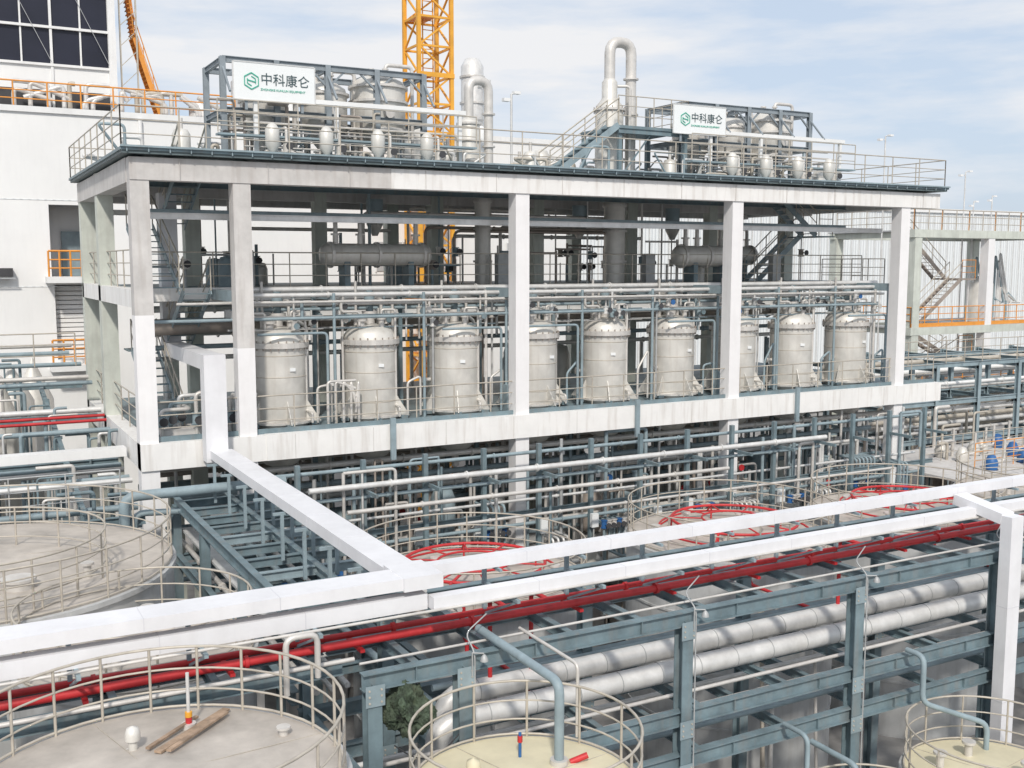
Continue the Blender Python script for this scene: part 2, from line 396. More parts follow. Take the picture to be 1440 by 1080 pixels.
# ------------------------------------------------------------------ roof equipment
def skid(x0,x1,y0,y1,vx,zt,name='evaporator_skid'):
    e=B(name);zb=17.1
    nx=len(vx)+1
    xs=[x0+(x1-x0)*i/nx for i in range(nx+1)]
    for x in xs:
        for y in (y0,y1):
            e.ibeam((x,y,zb),(x,y,zt),0.18,0.18,'frame')
    for z in (zt-0.08,zb+1.75):
        for y in (y0,y1):e.ibeam((x0,y,z),(x1,y,z),0.2,0.14,'frame')
        for x in xs:e.ibeam((x,y0,z-0.02),(x,y1,z-0.02),0.18,0.12,'frame')
    for x in xs:
        e.obox((x,y0-.02,zt-0.3),(x,y0-.9,zt-1.2),0.06,0.06,'frame')
    for i in range(0,nx,1):
        e.obox((xs[i],y0,zt-.7),(xs[i]+.6,y0,zt-0.15),0.06,.06,'frame');e.obox((xs[i+1],y0,zt-.7),(xs[i+1]-.6,y0,zt-0.15),0.06,.06,'frame')
    for q,(x,r,h) in enumerate(vx):
        y=(y0+y1)/2-0.1*q
        e.lathe((x,y,zb),[(0.1,0.35),(0.15,0.7),(r,1.5),(r,h-0.45),(r*0.93,h-0.25),(r*0.6,h-0.07),(0.001,h)],'vessel',24)
        for z in (1.5,h-0.45,(1.5+h)/2):e.lathe((x,y,zb+z),[(r,-0.04),(r*1.1,-0.04),(r*1.1,0.04),(r,0.04)],'steel',24,False)
        for (dx,dy) in ((0.2,-0.2),(-0.25,0),(0,0.3)):
            e.cyl((x+dx,y+dy,zb+h-0.15),(x+dx,y+dy,zb+h+0.2),0.07,'steel',8);e.cyl((x+dx,y+dy,zb+h+0.17),(x+dx,y+dy,zb+h+0.22),0.12,'steel',8)
        e.pipe([(x+0.2,y-0.2,zb+h),(x+0.2,y-0.2,zb+h+0.35),(x+r+0.25,y-0.2,zb+h+0.35),(x+r+0.25,y-0.2,zb)],0.07,'steel',0.18)
        e.pipe([(x-r,y,zb+1.9),(x-r-0.25,y,zb+1.9),(x-r-0.25,y,zb+0.4),(x-0.1,y-0.3,zb+0.4)],0.06,'steel',0.15)
        e.cyl((x,y-r,zb+2.0),(x,y-r-0.15,zb+2.0),0.17,'steel',10)
        for a in range(3):
            c,sn=math.cos(a*2.1),math.sin(a*2.1);e.cyl((x+c*r,y+sn*r,zb+1.4),(x+c*r,y+sn*r,zb),0.05,'steel',6)
    for k in range(int((x1-x0)*6)):
        x=R(x0,x1);y=R(y0-0.6,y1);z=zb+R(0.4,2.2);mm=random.choice(['steel','steel','teallt','rail','brown'])
        e.pipe([(x,y,zb),(x,y,z),(x+R(-0.9,0.9),y,z)],R(0.03,0.06),mm,0.1,6)
        if k%3==0:e.valve((x,y,zb+R(0.3,1.2)),'steel',1,'dark')
    e.box((x0+0.6,y0-0.9,zb+2.0),(x1+1.2,y0-0.7,zb+2.14),'white')
    for x in (x0+0.8,(x0+x1)/2,x1+1.0):e.box((x-0.06,y0-0.86,zb),(x+0.06,y0-0.74,zb+1.99),'white')
    for k in range(5):
        z=zb+0.6+0.25*k;e.cyl((x0+0.5,y0-0.5-0.1*(k%2),z),(x1+0.6,y0-0.5-0.1*(k%2),z),0.03,'steel',6)
    # low vessels and hoppers in front of the frame
    for j in range(4):
        x=x0+1.0+(x1-x0)*j/4;e.lathe((x,y0-1.9,zb),[(.05,.25),(.22,.5),(.22,1.0),(.12,1.15),(.001,1.2)],'vessel',14);e.cyl((x,y0-1.9,zb),(x,y0-1.9,zb+.3),.04,'steel',6)
        e.valve((x+.5,y0-1.7,zb+.5),'steel',1.1,'dark');e.pipe([(x+.5,y0-1.7,zb),(x+.5,y0-1.7,zb+1.1),(x+.5,y0-.5,zb+1.1)],.05,'steel',.12,6)
    e.rail([(x0-0.5,y0-1.3,zb+0.9),(x1+1.4,y0-1.3,zb+0.9)],'rail',h=1.0)
    e.box((x0-0.5,y0-1.35,zb+0.82),(x1+1.4,y0-0.95,zb+0.88),'teallt')
    return e
e=skid(8.3,15.2,34.3,36.6,[(9.9,0.76,2.95),(11.95,0.80,3.05),(13.9,0.95,3.4)],20.5)
e.done()
e=skid(26.4,33.2,34.3,36.6,[(27.7,0.74,3.0),(29.7,0.75,3.0),(31.7,0.95,3.35)],20.4);e.done()
def sign(x0,x1,z0,z1,y):
    par=bpy.data.objects.new('company_sign',None);bpy.context.collection.objects.link(par);par.location=((x0+x1)/2,y,(z0+z1)/2)
    b=B('panel');w=(x1-x0)/2;h=(z1-z0)/2
    b.box((-w,0,-h),(w,0.06,h),'signwhite')
    for a,c in (((-w,-h),(w,-h)),((-w,h),(w,h)),((-w,-h),(-w,h)),((w,-h),(w,h))):
        b.obox((a[0],0.03,a[1]),(c[0],0.03,c[1]),0.09,0.03,'galv')
    for x in (-w*0.7,w*0.7):b.box((x-0.04,0.06,-h-0.3),(x+0.04,0.12,h),'frame');b.box((x-.03,.12,h-.3),(x+.03,.9,h-.24),'frame')
    o=b.done();o.parent=par
    lg=B('logo');lx=-w*0.58;r=h*0.44
    pts=[(lx+r*math.sin(k*math.pi/3),-0.012,r*math.cos(k*math.pi/3)) for k in range(6)]
    for k in range(6):lg.obox(pts[k],pts[(k+1)%6],0.02,r*0.13,'signgreen')
    pts=[(lx+r*0.58*math.sin(k*math.pi/3),-0.014,r*0.58*math.cos(k*math.pi/3)) for k in range(6)]
    for k in (0,1,3,4):lg.obox(pts[k],pts[(k+1)%6],0.02,r*0.11,'signgreen')
    lg.obox((lx-r*.45,-0.016,0.1*r),(lx+r*.45,-0.016,-0.1*r),0.02,r*0.12,'signgreen')
    o=lg.done();o.parent=par
    for txt,sz,zz,mm in (('\u4e2d\u79d1\u5eb7\u4ed1',w*0.31,0.0,'signtext'),('ZHONGKE KUNLUN EQUIPMENT',w*0.075,-h*0.36,'signgreen')):
        cu=bpy.data.curves.new('lettering','FONT');cu.body=txt;cu.size=sz;cu.extrude=0.004;cu.align_x='LEFT'
        t=bpy.data.objects.new('lettering',cu);bpy.context.collection.objects.link(t);t.rotation_euler=(math.pi/2,0,0)
        t.location=(-w*0.36,-0.012,zz-0.06);cu.materials.append(MATS[mm]);t.parent=par
sign(8.42,10.98,19.08,20.22,33.36);sign(25.3,27.82,19.02,20.12,33.36)
c=B('distillation_column')
c.lathe((17.3,35,17.1),[(0.4,0),(0.4,1.9),(0.36,2.0),(0.2,2.15),(0.001,2.2)],'vessel',20)
for z in (0.6,1.3,1.9):c.lathe((17.3,35,17.1+z),[(0.4,0),(0.46,0),(0.46,0.07),(0.4,0.07)],'steel',20,False)
c.pipe([(17.3,35,19.2),(17.3,35,20.6),(18.1,35,20.6),(18.1,35,17.1)],0.17,'steel',0.38,12,flange=1.2)
c.done()
c=B('distillation_column')
c.lathe((23.4,35,17.1),[(0.55,0),(0.55,2.8),(0.52,3.0),(0.35,3.2),(0.3,3.3),(0.3,3.9),(0.15,4.1),(0.001,4.15)],'vessel',22)
for z in (0.9,1.8,2.8):c.lathe((23.4,35,17.1+z),[(0.55,0),(0.63,0),(0.63,0.08),(0.55,0.08)],'steel',22,False)
for k in range(16):
    a=k*math.pi/8
    c.cyl((23.4+.6*math.cos(a),35+.6*math.sin(a),19.82),(23.4+.6*math.cos(a),35+.6*math.sin(a),20.05),.02,'brown',5)
c.pipe([(23.4,35,21.0),(23.4,35,22.55),(24.4,35,22.55),(24.4,35,17.1)],0.21,'steel',0.48,12,flange=1.4)
c.pipe([(23.95,34.4,17.1),(23.95,34.4,20.8),(23.5,34.6,20.8)],0.06,'steel')
c.box((22.9,33.6,19.1),(26.2,36.3,19.2),'teal')
c.ibeam((22.9,33.6,19.0),(26.2,33.6,19.0),0.2,0.12,'teal')
for x in (23.0,26.1):
    for y in (33.7,36.2):c.obox((x,y,17.1),(x,y,19.1),0.14,0.14,'teal')
c.obox((23,33.7,17.2),(24.5,33.7,19),0.05,0.05,'teal')
c.rail([(22.9,33.65,19.2),(26.2,33.65,19.2),(26.2,36.2,19.2)],'rail',sp=0.9)
c.stair((19.9,34.0,17.1),(22.9,34.0,19.2),0.8,'teallt','rail','teal')
c.done()
rp=B('roof_piping')
for k in range(80):
    x=R(5,36);y=R(32,40);z=17.1+R(0.3,1.3)
    rp.pipe([(x,y,17.1),(x,y,z),(x+R(-1.5,1.5),y,z),(x+R(-1.5,1.5),y+0.4,17.1)],R(0.03,0.07),random.choice(['steel','galv','teallt','rail']),0.15,6)
for (x,y) in ((6.8,33.5),(19.3,34),(20.5,37),(16.2,34.5),(25.6,34),(34.5,35)):
    rp.lathe((x,y,17.1),[(0.28,0),(0.28,0.8),(0.2,0.95),(0.001,1.0)],'vessel',14);rp.cyl((x,y,18),(x,y,18.4),0.06,'steel',6)
rp.lathe((18.9,37.5,17.1),[(0.45,0.3),(0.45,1.9),(0.3,2.2),(0.001,2.3)],'white',18)
rp.lathe((16.2,37.5,17.1),[(0.5,0.3),(0.5,1.7),(0.3,2.0),(0.001,2.1)],'vessel',18);rp.lathe((21.2,36.5,17.1),[(0.4,0.3),(0.4,1.0),(0.25,1.3),(0.001,1.4)],'vessel',18)
rp.done()
def pole(x,y,z0,z1,arm=0.4):
    b=B('street_lamp');b.cyl((x,y,z0),(x,y,z1),0.045,'galv',6);b.cyl((x,y,z1),(x+arm,y,z1+0.1),0.03,'galv',5)
    b.box((x+arm-0.12,y-0.1,z1+0.02),(x+arm+0.16,y+0.1,z1+0.12),'white');b.cyl((x-arm,y,z1-0.2),(x,y,z1-0.2),0.025,'galv',5)
    b.box((x-arm-0.16,y-0.1,z1-0.28),(x-arm+0.1,y+0.1,z1-0.16),'white');b.done()
pole(19.6,36,17.1,20.4,0.2);pole(48.5,44,0,21.3);pole(58,46,0,19.8);pole(62,47,0,18.4,.2);pole(60.2,47,0,18.0,.2)
# ------------------------------------------------------------------ white insulated ducts
def ductbox(b,a,c,w,h,m='duct'):
    b.obox(a,c,w,h,m)
    a=Vector(a);c=Vector(c);L=(c-a).length;n=int(L/1.9)
    for i in range(1,n):
        q=a.lerp(c,(i+R(-.08,.08))/n);d=(c-a).normalized()
        b.obox(q-d*0.007,q+d*0.007,w+0.007,h+0.007,'ductband')
d=B('insulated_duct')
ductbox(d,(-8,15.85,8.78),(6.45,15.85,8.78),0.62,0.2)
ductbox(d,(-8,15.72,8.42),(6.9,15.72,8.42),0.26,0.26)
ductbox(d,(7.15,16.15,8.78),(34,16.15,8.78),0.26,0.2)
ductbox(d,(6.92,15.50,8.42),(34,15.50,8.42),0.24,0.22)
d.box((6.45,15.5,8.66),(7.15,16.42,8.89),'duct')
ductbox(d,(6.75,16.43,8.72),(6.75,29.35,8.72),0.60,0.24)
ductbox(d,(6.65,29.6,8.5),(6.65,29.6,11.5),0.60,0.5)
ductbox(d,(6.65,29.86,11.28),(6.65,35.2,11.28),0.55,0.42)
ductbox(d,(6.65,35.45,11.0),(6.65,35.45,16.25),0.55,0.5)
d.obox((20.5,16.0,8.62),(20.5,14.75,8.42),0.42,0.24,'duct')
ductbox(d,(20.5,14.62,8.5),(20.5,14.62,0),0.40,0.28)
d.done()
sp=B('duct_support_brackets')
for i in range(24):
    x=-7.3+i*1.75
    if abs(x-6.7)<0.7 or abs(x-20.5)<.5:continue
    sp.obox((x,15.25,8.26),(x,16.6,8.26),0.06,0.06,'teallt')
    sp.obox((x,16.55,7.6),(x,16.55,8.62),0.07,0.07,'teallt')
    sp.obox((x,15.9,8.64),(x,16.6,8.64),0.05,0.05,'teallt')
    sp.obox((x,15.3,8.24),(x,16.5,7.7),0.04,0.04,'teallt')
sp.pipe([(-8,15.35,8.33),(34,15.35,8.33)],0.025,'steel');sp.pipe([(7,15.85,8.4),(34,15.85,8.4)],0.04,'galv')
for j in range(8):
    y=17.5+j*1.6
    for xx in (6.4,7.1):sp.obox((xx,y,7.5),(xx,y,8.52),0.07,0.07,'teallt')
    sp.obox((6.2,y,8.55),(7.3,y,8.55),0.06,0.06,'teallt')
sp.done()
# ------------------------------------------------------------------ pipe rack (foreground)
r=B('pipe_rack')
RX=[5.67,7.25,11.8,16.2,20.6,25.0,29.4,33.8]
for x in RX:
    for y in (15.0,18.4):
        r.ibeam((x,y,0),(x,y,7.45),0.26,0.24,'teal',0.025)
        for z in (7.3,5.4,4.55):
            r.box((x-.16,y-.16,z-.17),(x+.16,y-.145,z+.17),'teallt')
            for bx in (-.1,.1):
                for bz in (-.1,0,.1):r.cyl((x+bx,y-.175,z+bz),(x+bx,y-.16,z+bz),.018,'rail',6)
for z in (7.5,5.6,4.75):
    r.ibeam((5.5,15.0,z),(36,15.0,z),0.28,0.18,'teal')
    r.ibeam((5.5,18.4,z),(36,18.4,z),0.28,0.18,'teal')
r.ibeam((5.5,16.7,7.48),(36,16.7,7.48),0.2,0.12,'teal')
x=6.5
while x<36:
    r.ibeam((x,15.1,7.49),(x,18.3,7.49),0.2,0.13,'teal');x+=1.47
x=5.7
while x<36:
    r.ibeam((x,15.1,5.59),(x,18.3,5.59),0.2,0.12,'teal');r.ibeam((x,15.1,4.74),(x,18.3,4.74),0.2,0.12,'teal')
    for z in (5.6,4.75,7.5):r.box((x+.7,14.93,z-.12),(x+.715,14.99,z+.12),'teal')
    x+=2.2
r.ibeam((-8,16.9,7.45),(5.5,16.9,7.45),0.24,0.14,'teal');r.ibeam((-8,15.9,7.45),(5.5,15.9,7.45),0.24,0.14,'teal')
for i in range(9):
    r.ibeam((-7+i*1.5,15.9,7.43),(-7+i*1.5,16.9,7.43),0.2,0.12,'teal')
for x in (-3,1.9):r.ibeam((x,16.9,0),(x,16.9,7.33),0.22,0.2,'teal')
r.done()
r=B('pipe_rack')
for xx in (5.5,6.9,8.3):
    r.ibeam((xx,18.55,7.48),(xx,29.7,7.48),0.28 if xx!=6.9 else .2,0.16,'teal')
for xx in (5.5,8.3):
    r.ibeam((xx,18.55,5.9),(xx,29.7,5.9),0.26,0.16,'teal')
    for y in (22.2,26,29.5):r.ibeam((xx,y,0),(xx,y,7.33),0.24,0.22,'teal')
y=19.2
while y<29.6:
    r.ibeam((5.58,y,7.46),(8.22,y,7.46),0.2,0.14,'teallt' if int(y)%3==0 else 'teal')
    r.ibeam((5.58,y+.4,5.88),(8.22,y+.4,5.88),0.2,0.14,'teal')
    y+=1.1
for k,(xx,z,rr,m) in enumerate(((5.8,6.1,.07,'steel'),(6.1,6.1,.05,'galv'),(6.4,6.12,.06,'galv'),(7.4,6.1,.08,'teallt'),(7.8,6.1,.06,'steel'),(8.0,7.7,.05,'galv'),(8.75,7.2,.06,'galv'),(9.0,6.8,.06,'steel'))):
    r.pipe([(xx,18.2,z),(xx,30.5,z)],rr,m,flange=3)
r.box((5.65,18.6,6.6),(6.15,29.7,6.66),'galv')
r.done()
rpz=B('red_fire_water_pipe')
rpz.pipe([(-8,16.15,7.72),(36,16.15,7.72)],0.075,'red',flange=4.4)
rpz.pipe([(-8,16.55,7.72),(36,16.55,7.72)],0.06,'red',flange=5.5)
for i in range(20):
    x=-7+i*2.15
    rpz.obox((x,16.0,7.60),(x,16.7,7.60),0.08,0.05,'red')
for x,yt in ((9.8,20.2),(18,20.2),(24.9,20.2),(8.9,18.2)):
    rpz.pipe([(x,16.55,7.72),(x,17.2,7.72),(x,17.2,5.8),(x,yt,5.8),(x,yt,6.8)],0.045,'red',0.15)
rpz.pipe([(21.7,19.2,0),(21.7,19.2,5.2),(24,19.2,5.2)],0.05,'red');rpz.pipe([(10.9,19.2,3),(10.9,19.2,5.0),(13,19.2,5.3),(15,19.2,5.3)],0.045,'red')
rpz.done()
sv=B('silver_insulated_pipe')
sv.pipe([(7.3,16.2,0),(7.3,16.2,5.95),(36,16.2,5.95)],0.21,'galv',0.5,14)
sv.pipe([(7.9,17.2,0),(7.9,17.2,5.95),(36,17.2,5.95)],0.21,'galv',0.5,14)
for i in range(30):
    x=8.3+i*0.95
    sv.cyl((x,16.2,5.95),(x+0.02,16.2,5.95),0.215,'railgrey',14);sv.cyl((x+.3,17.2,5.95),(x+0.32,17.2,5.95),0.215,'railgrey',14)
sv.pipe([(8,17.9,5.85),(36,17.9,5.85)],0.07,'teallt');sv.pipe([(6,15.5,5.8),(36,15.5,5.8)],0.04,'steel')
sv.pipe([(6,15.7,4.95),(36,15.7,4.95)],0.06,'teallt');sv.pipe([(6,16.4,4.95),(36,16.4,4.95)],0.08,'steel');sv.pipe([(6,17.3,4.95),(36,17.3,4.95)],0.06,'galv')
sv.done()
sm=B('rack_top_pipes')
for (y,z,rr,m) in ((15.35,7.66,.025,'steel'),(17.5,7.66,.04,'galv')):
    sm.pipe([(5.6,y,z),(36,y,z)],rr,m)
sm.pipe([(-8,15.6,7.66),(5.6,15.6,7.66)],.04,'steel');sm.pipe([(-8,16.8,7.66),(5.6,16.8,7.66)],.04,'rail')
sm.pipe([(7.9,15.7,7.75),(7.9,13.0,7.75),(7.9,13.0,6.5)],0.075,'teallt',0.2,10)
sm.pipe([(8.6,15.5,7.7),(8.6,13.6,7.7),(8.6,13.6,6.5)],0.03,'steel',0.12)
sm.pipe([(14.9,14.8,4.5),(14.9,13.6,4.5),(14.9,13.6,3.4),(16.3,13.6,3.0)],0.06,'teallt',0.2,8)
sm.pipe([(17.6,14.85,5.9),(17.6,14.4,5.9),(17.6,14.4,4.9),(18.9,13.8,4.4),(18.9,13.8,3)],0.06,'teallt',0.2,8)
sm.pipe([(14.2,14.85,5.0),(14.2,14.2,5.0),(14.2,14.2,0)],0.05,'teallt',0.2,8)
sm.pipe([(4.9,15.3,7.6),(4.9,15.3,8.3),(4.4,15.3,8.3),(4.4,15.3,7.4)],0.05,'steel',0.15,8)
for k in range(10):
    x=R(8,20);sm.pipe([(x,R(19,19.5),0),(x,19.3,R(4.4,6.5)),(x+R(-1,1),19.3,4.4)],R(.03,.06),random.choice(['steel','teallt','galv','rail']),.15,6)
for x in (7.4,11.95,16.35,20.75):
    sm.pipe([(x,14.84,0),(x,14.84,7.7),(x,15.2,7.9),(x+.5,15.4,8.1)],.014,'railgrey',.15,5)
sm.sweep([(6.0+1.2*t/12,14.9,6.4-.35*math.sin(math.pi*t/12)) for t in range(13)],.012,'dark',5)
sm.done()
for x in (7.25,11.8,16.2):
    b=B('rack_lamp');b.cyl((x+.1,14.83,7.3),(x+.1,14.83,7.70),0.014,'railgrey',5);b.cyl((x+.1,14.83,7.70),(x+.25,14.70,7.71),0.014,'railgrey',5)
    b.lathe((x+.25,14.70,7.58),[(0.07,0),(0.06,0.05),(0.03,0.10),(0.001,0.12)],'railgrey',10);b.done()
# ------------------------------------------------------------------ tanks
def tank(name,x,y,rr,zt,top='tanktop',wall='tankwall',railk=18,railm='rail',a0=0,a1=360,rh=1.0,extras=True,cone=0.07):
    t=B(name)
    t.lathe((x,y,0),[(rr,0),(rr,zt-0.02)],wall,48)
    t.lathe((x,y,0),[(rr,zt-0.1),(rr+0.06,zt-0.1),(rr+0.06,zt),(rr-0.02,zt+0.012)],wall,48,False)
    t.lathe((x,y,zt),[(rr-0.02,0.012),(rr*0.66,rr*cone*0.34),(rr*0.33,rr*cone*0.67),(0.3,rr*cone),(0.001,rr*cone)],top,48)
    for k in range(4):
        a=k*math.pi/2+.2;q=.1
        t.cyl((x+rr*q*math.cos(a),y+rr*q*math.sin(a),zt+rr*cone*(1-q)+.002),(x+rr*.99*math.cos(a),y+rr*.99*math.sin(a),zt+.012),0.006,'rail',4)
    for z in (zt-1.5,zt-3,zt-4.5):
        if z>0:t.lathe((x,y,z),[(rr,-0.03),(rr+0.03,-0.03),(rr+0.03,0.03),(rr,0.03)],wall,48,False)
    t.ringrail((x,y,zt),rr-0.04,railm,rh,railk,a0=a0,a1=a1)
    t.ring((x,y,zt+.06),rr-.03,.02,railm,48)
    if extras:
        for k in range(5):
            a=R(0,6.28);q=rr*R(0.3,0.8);cx,cy=x+q*math.cos(a),y+q*math.sin(a)
            t.cyl((cx,cy,zt),(cx,cy,zt+0.35),0.08,'steel',8);t.cyl((cx,cy,zt+0.33),(cx,cy,zt+0.38),0.14,'steel',10)
        a=R(0,6.28);cx,cy=x+rr*.55*math.cos(a),y+rr*.55*math.sin(a)
        t.cyl((cx,cy,zt),(cx,cy,zt+0.25),0.28,'steel',16);t.cyl((cx,cy,zt+0.25),(cx,cy,zt+0.3),0.34,'steel',16)
    return t
t=tank('storage_tank',2.07,13.0,2.35,7.55,extras=False,railk=22,rh=0.95)
t.cyl((1.95,14.0,7.6),(1.95,14.0,7.80),0.06,'vessel',10);t.lathe((1.95,14.0,7.78),[(0.10,0),(0.10,0.08),(0.075,0.16),(0.001,0.19)],'vessel',12)
t.cyl((1.95,14.0,7.6),(1.95,14.0,7.64),0.11,'steel',12)
t.cyl((2.75,14.4,7.58),(2.75,14.4,7.68),0.10,'steel',12);t.cyl((2.75,14.4,7.68),(2.75,14.4,7.77),0.045,'red',8);t.cyl((2.75,14.4,7.77),(2.75,14.4,7.84),0.05,'yellow',8)
t.cyl((2.75,14.4,7.84),(2.75,14.4,8.4),0.025,'galv',8)
t.cyl((3.85,13.6,7.5),(3.85,13.6,7.68),0.06,'steel',8);t.cyl((3.85,13.6,7.68),(3.85,13.6,7.71),0.10,'steel',10)
t.done()
w=B('wooden_planks')
w.obox((2.2,13.65,7.70),(3.35,14.75,7.62),0.11,0.03,'wood');w.obox((2.32,13.55,7.735),(3.3,14.55,7.66),0.07,0.03,'wood');w.obox((2.1,13.8,7.71),(2.9,14.6,7.66),0.06,0.03,'wood');w.done()
t=tank('storage_tank',7.15,12.7,1.72,6.4,'tankyel',extras=False,railk=12,rh=0.95)
t.cyl((6.6,13.3,6.45),(6.6,13.3,6.62),0.07,'tankyel',8);t.lathe((6.6,13.3,6.6),[(0.11,0),(0.10,0.09),(0.001,0.14)],'tankyel',12)
t.cyl((7.5,13.5,6.45),(7.5,13.5,6.85),0.025,'blue',6);t.cyl((7.5,13.5,6.7),(7.5,13.5,6.8),0.04,'red',6)
t.cyl((6.3,12.2,6.45),(6.3,12.2,6.6),0.25,'tankyel',14);t.cyl((7.9,13.0,6.42),(7.9,13.0,6.55),0.14,'steel',12)
t.cyl((8.1,13.0,6.45),(8.35,12.9,6.55),0.05,'red',8)
t.done()
tank('storage_tank',18.0,12.9,1.75,3.8,'tankyel',railk=12,rh=1.0).done()
tank('storage_tank',14.8,12.9,1.6,3.1,'tankyel',railk=12,rh=1.0).done()
t=tank('storage_tank',0.3,24.7,4.15,7.5,railk=26,rh=1.0,cone=0.05)
t.ringrail((0.3,23.6,7.5),2.6,'rail',1.0,16)
t.done()
tank('storage_tank',2.9,19.7,2.1,6.9,railk=16).done()
tank('storage_tank',-3,19.0,2.3,7.2,railk=16).done()
for i,(x,zt) in enumerate(((11.2,6.25),(19.4,6.35),(26.5,6.2),(33.5,6.1))):
    t=tank('storage_tank',x,22.7,2.9,zt,railk=22);t.done()
    if i==3:continue
    f=B('fire_water_ring');z=zt+0.5
    f.ring((x,22.5,z),1.75,0.04,'red',40);f.ring((x,22.5,z+0.02),0.9,0.03,'red',32);f.ring((x,22.5,z-0.25),2.1,0.03,'red',40)
    for k in range(10):
        a=k*math.pi/5;f.cyl((x+.9*math.cos(a),22.5+.9*math.sin(a),z),(x+1.75*math.cos(a),22.5+1.75*math.sin(a),z),0.022,'red',6)
        if k%2==0:
            f.cyl((x+1.75*math.cos(a),22.5+1.75*math.sin(a),z),(x+1.75*math.cos(a),22.5+1.75*math.sin(a),zt+0.05),0.025,'red',6)
            f.cyl((x+1.75*math.cos(a),22.5+1.75*math.sin(a),z),(x+2.1*math.cos(a),22.5+2.1*math.sin(a),z-0.25),0.025,'red',6)
    f.pipe([(x-1.4,20.2,z+.1),(x-1.4,21.0,z),(x+0,22.5,z)],0.035,'red',0.3)
    f.done()
# green tarp bundled at the rack end
bm=bmesh.new();bmesh.ops.create_icosphere(bm,subdivisions=5,radius=1)
for vv in bm.verts:
    c0=vv.co.copy();n=noise.fractal(c0*1.3,1,2,4);rg=abs(noise.noise(Vector((c0.x*5,c0.y*5,c0.z*1.2))))
    vv.co*=1+0.35*n-0.5*rg
    k=1-0.25*c0.z;vv.co.x*=0.42*k;vv.co.y*=0.34*k;vv.co.z*=0.42
me=bpy.data.meshes.new('green_tarp');bm.to_mesh(me);bm.free();me.materials.append(MATS['tarp'])
o=bpy.data.objects.new('green_tarp',me);bpy.context.collection.objects.link(o);o.location=(6.3,15.0,6.95)
# ------------------------------------------------------------------ under slab clutter
q=B('ground_floor_piping')
for (y,z,rr,m,x0,x1) in ((28.6,7.55,.09,'galv',9,29),(28.9,7.15,.06,'teallt',9,29),(28.2,6.9,.07,'steel',10,24),(29.4,7.9,.06,'teallt',8,35),(29.6,6.3,.05,'galv',8,35),
      (29.2,5.6,.06,'teallt',8,35),(28.0,6.2,.05,'steel',12,32),(31,7.8,.1,'steel',8,35),(32,7.0,.1,'teallt',6,35),(33,6.4,.12,'galv',6,35),(34,5.6,.1,'teal',6,35),(35,7.4,.15,'steel',6,35),(37,6.8,.1,'brown',6,35),
      (39,6,.15,'teal',6,35),(31.5,5.0,.08,'steel',6,35),(33,4.2,.08,'teallt',6,35)):
    q.pipe([(x0,y,z),(x1,y,z)],rr,m,flange=2.6)
q.box((10,27.6,5.0),(27,28.0,5.12),'rail');q.box((10,27.6,5.12),(27,27.64,5.25),'rail')
for k in range(300):
    x=R(8.3,35.5);y=R(28.8,40);z=R(5.2,8.3);m=random.choice(['steel','teallt','teal','galv','railgrey','steel','teallt','brown'])
    rr=R(0.03,0.075);q.cyl((x,y,R(0,3)),(x,y,z),rr,m,6)
    if k%2==0:
        x2=x+R(-2,2);q.pipe([(x,y,z),(x2,y,z),(x2,y,z-R(1,4))],rr,m,0.15,6)
    if k%4==0:q.valve((x,y,R(3.8,6.5)),random.choice(['steel','teal','teallt','brown']),1.2,random.choice(['dark','blue','red','steel']))
for gk in range(13):
    x0=9+gk*2.05+R(-.3,.3);y=R(28.4,29.4);zt=R(5.8,7.6);n=random.randint(3,6);m=random.choice(['teallt','teallt','steel','galv'])
    for j in range(n):
        xx=x0+j*.2
        q.pipe([(xx,y+.9,zt-.9),(xx,y,zt-.9),(xx,y,4.6-.1*j),(xx+.5,y-.25,4.3-.1*j),(xx+.9,y-.25,4.3-.1*j)],.045,m,.14,6)
    if gk%2:
        for j in range(n):q.valve((x0+j*.2,y,5.4),'blue' if j%3==0 else 'steel',.9,'dark')
    q.box((x0-.4,y+.1,5.3),(x0-.15,y+.25,5.75),'signwhite');q.cyl((x0-.28,y+.2,3.5),(x0-.28,y+.2,5.3),.03,'railgrey',6)
    q.lathe((x0-.7,y-.1,3.9),[(.25,0),(.28,.1),(.28,.8),(.15,1.0),(.001,1.05)],random.choice(['teallt','vessel','blue','vessel']),14)
for k in range(26):
    x=R(8,35);y=R(29.5,38);zb=R(3.5,5);q.lathe((x,y,zb),[(0.001,0),(0.35,0.15),(0.42,0.4),(0.42,1.3),(0.3,1.6),(0.001,1.7)],random.choice(['vessel','teal','teallt','brown','vessel']),14)
    q.box((x-.4,y-.4,0),(x+.4,y+.4,zb),'concrete')
for k in range(14):
    x=8.8+k*2.0
    q.obox((x,29.0,0),(x,29.0,8.25),0.14,0.14,'teal');q.obox((x,27.9,7.35),(x,29.0,7.35),0.08,0.1,'teal')
    q.obox((x,33.5,0),(x,33.5,8.4),0.14,0.14,'teal')
for z in (6.0,4.6):q.ibeam((8.5,29.1,z),(35.5,29.1,z),0.16,0.1,'teal');q.ibeam((8.5,34,z),(35.5,34,z),0.2,0.12,'teal')
for x in (12.1,21.25,28.7):q.box((x-.08,29.78,8.0),(x+.08,29.88,9.3),'teallt')
q.done()
fl=B('mezzanine_floor');fl.box((8.4,28.9,3.4),(35.6,40.5,3.5),'tankwall');fl.done()
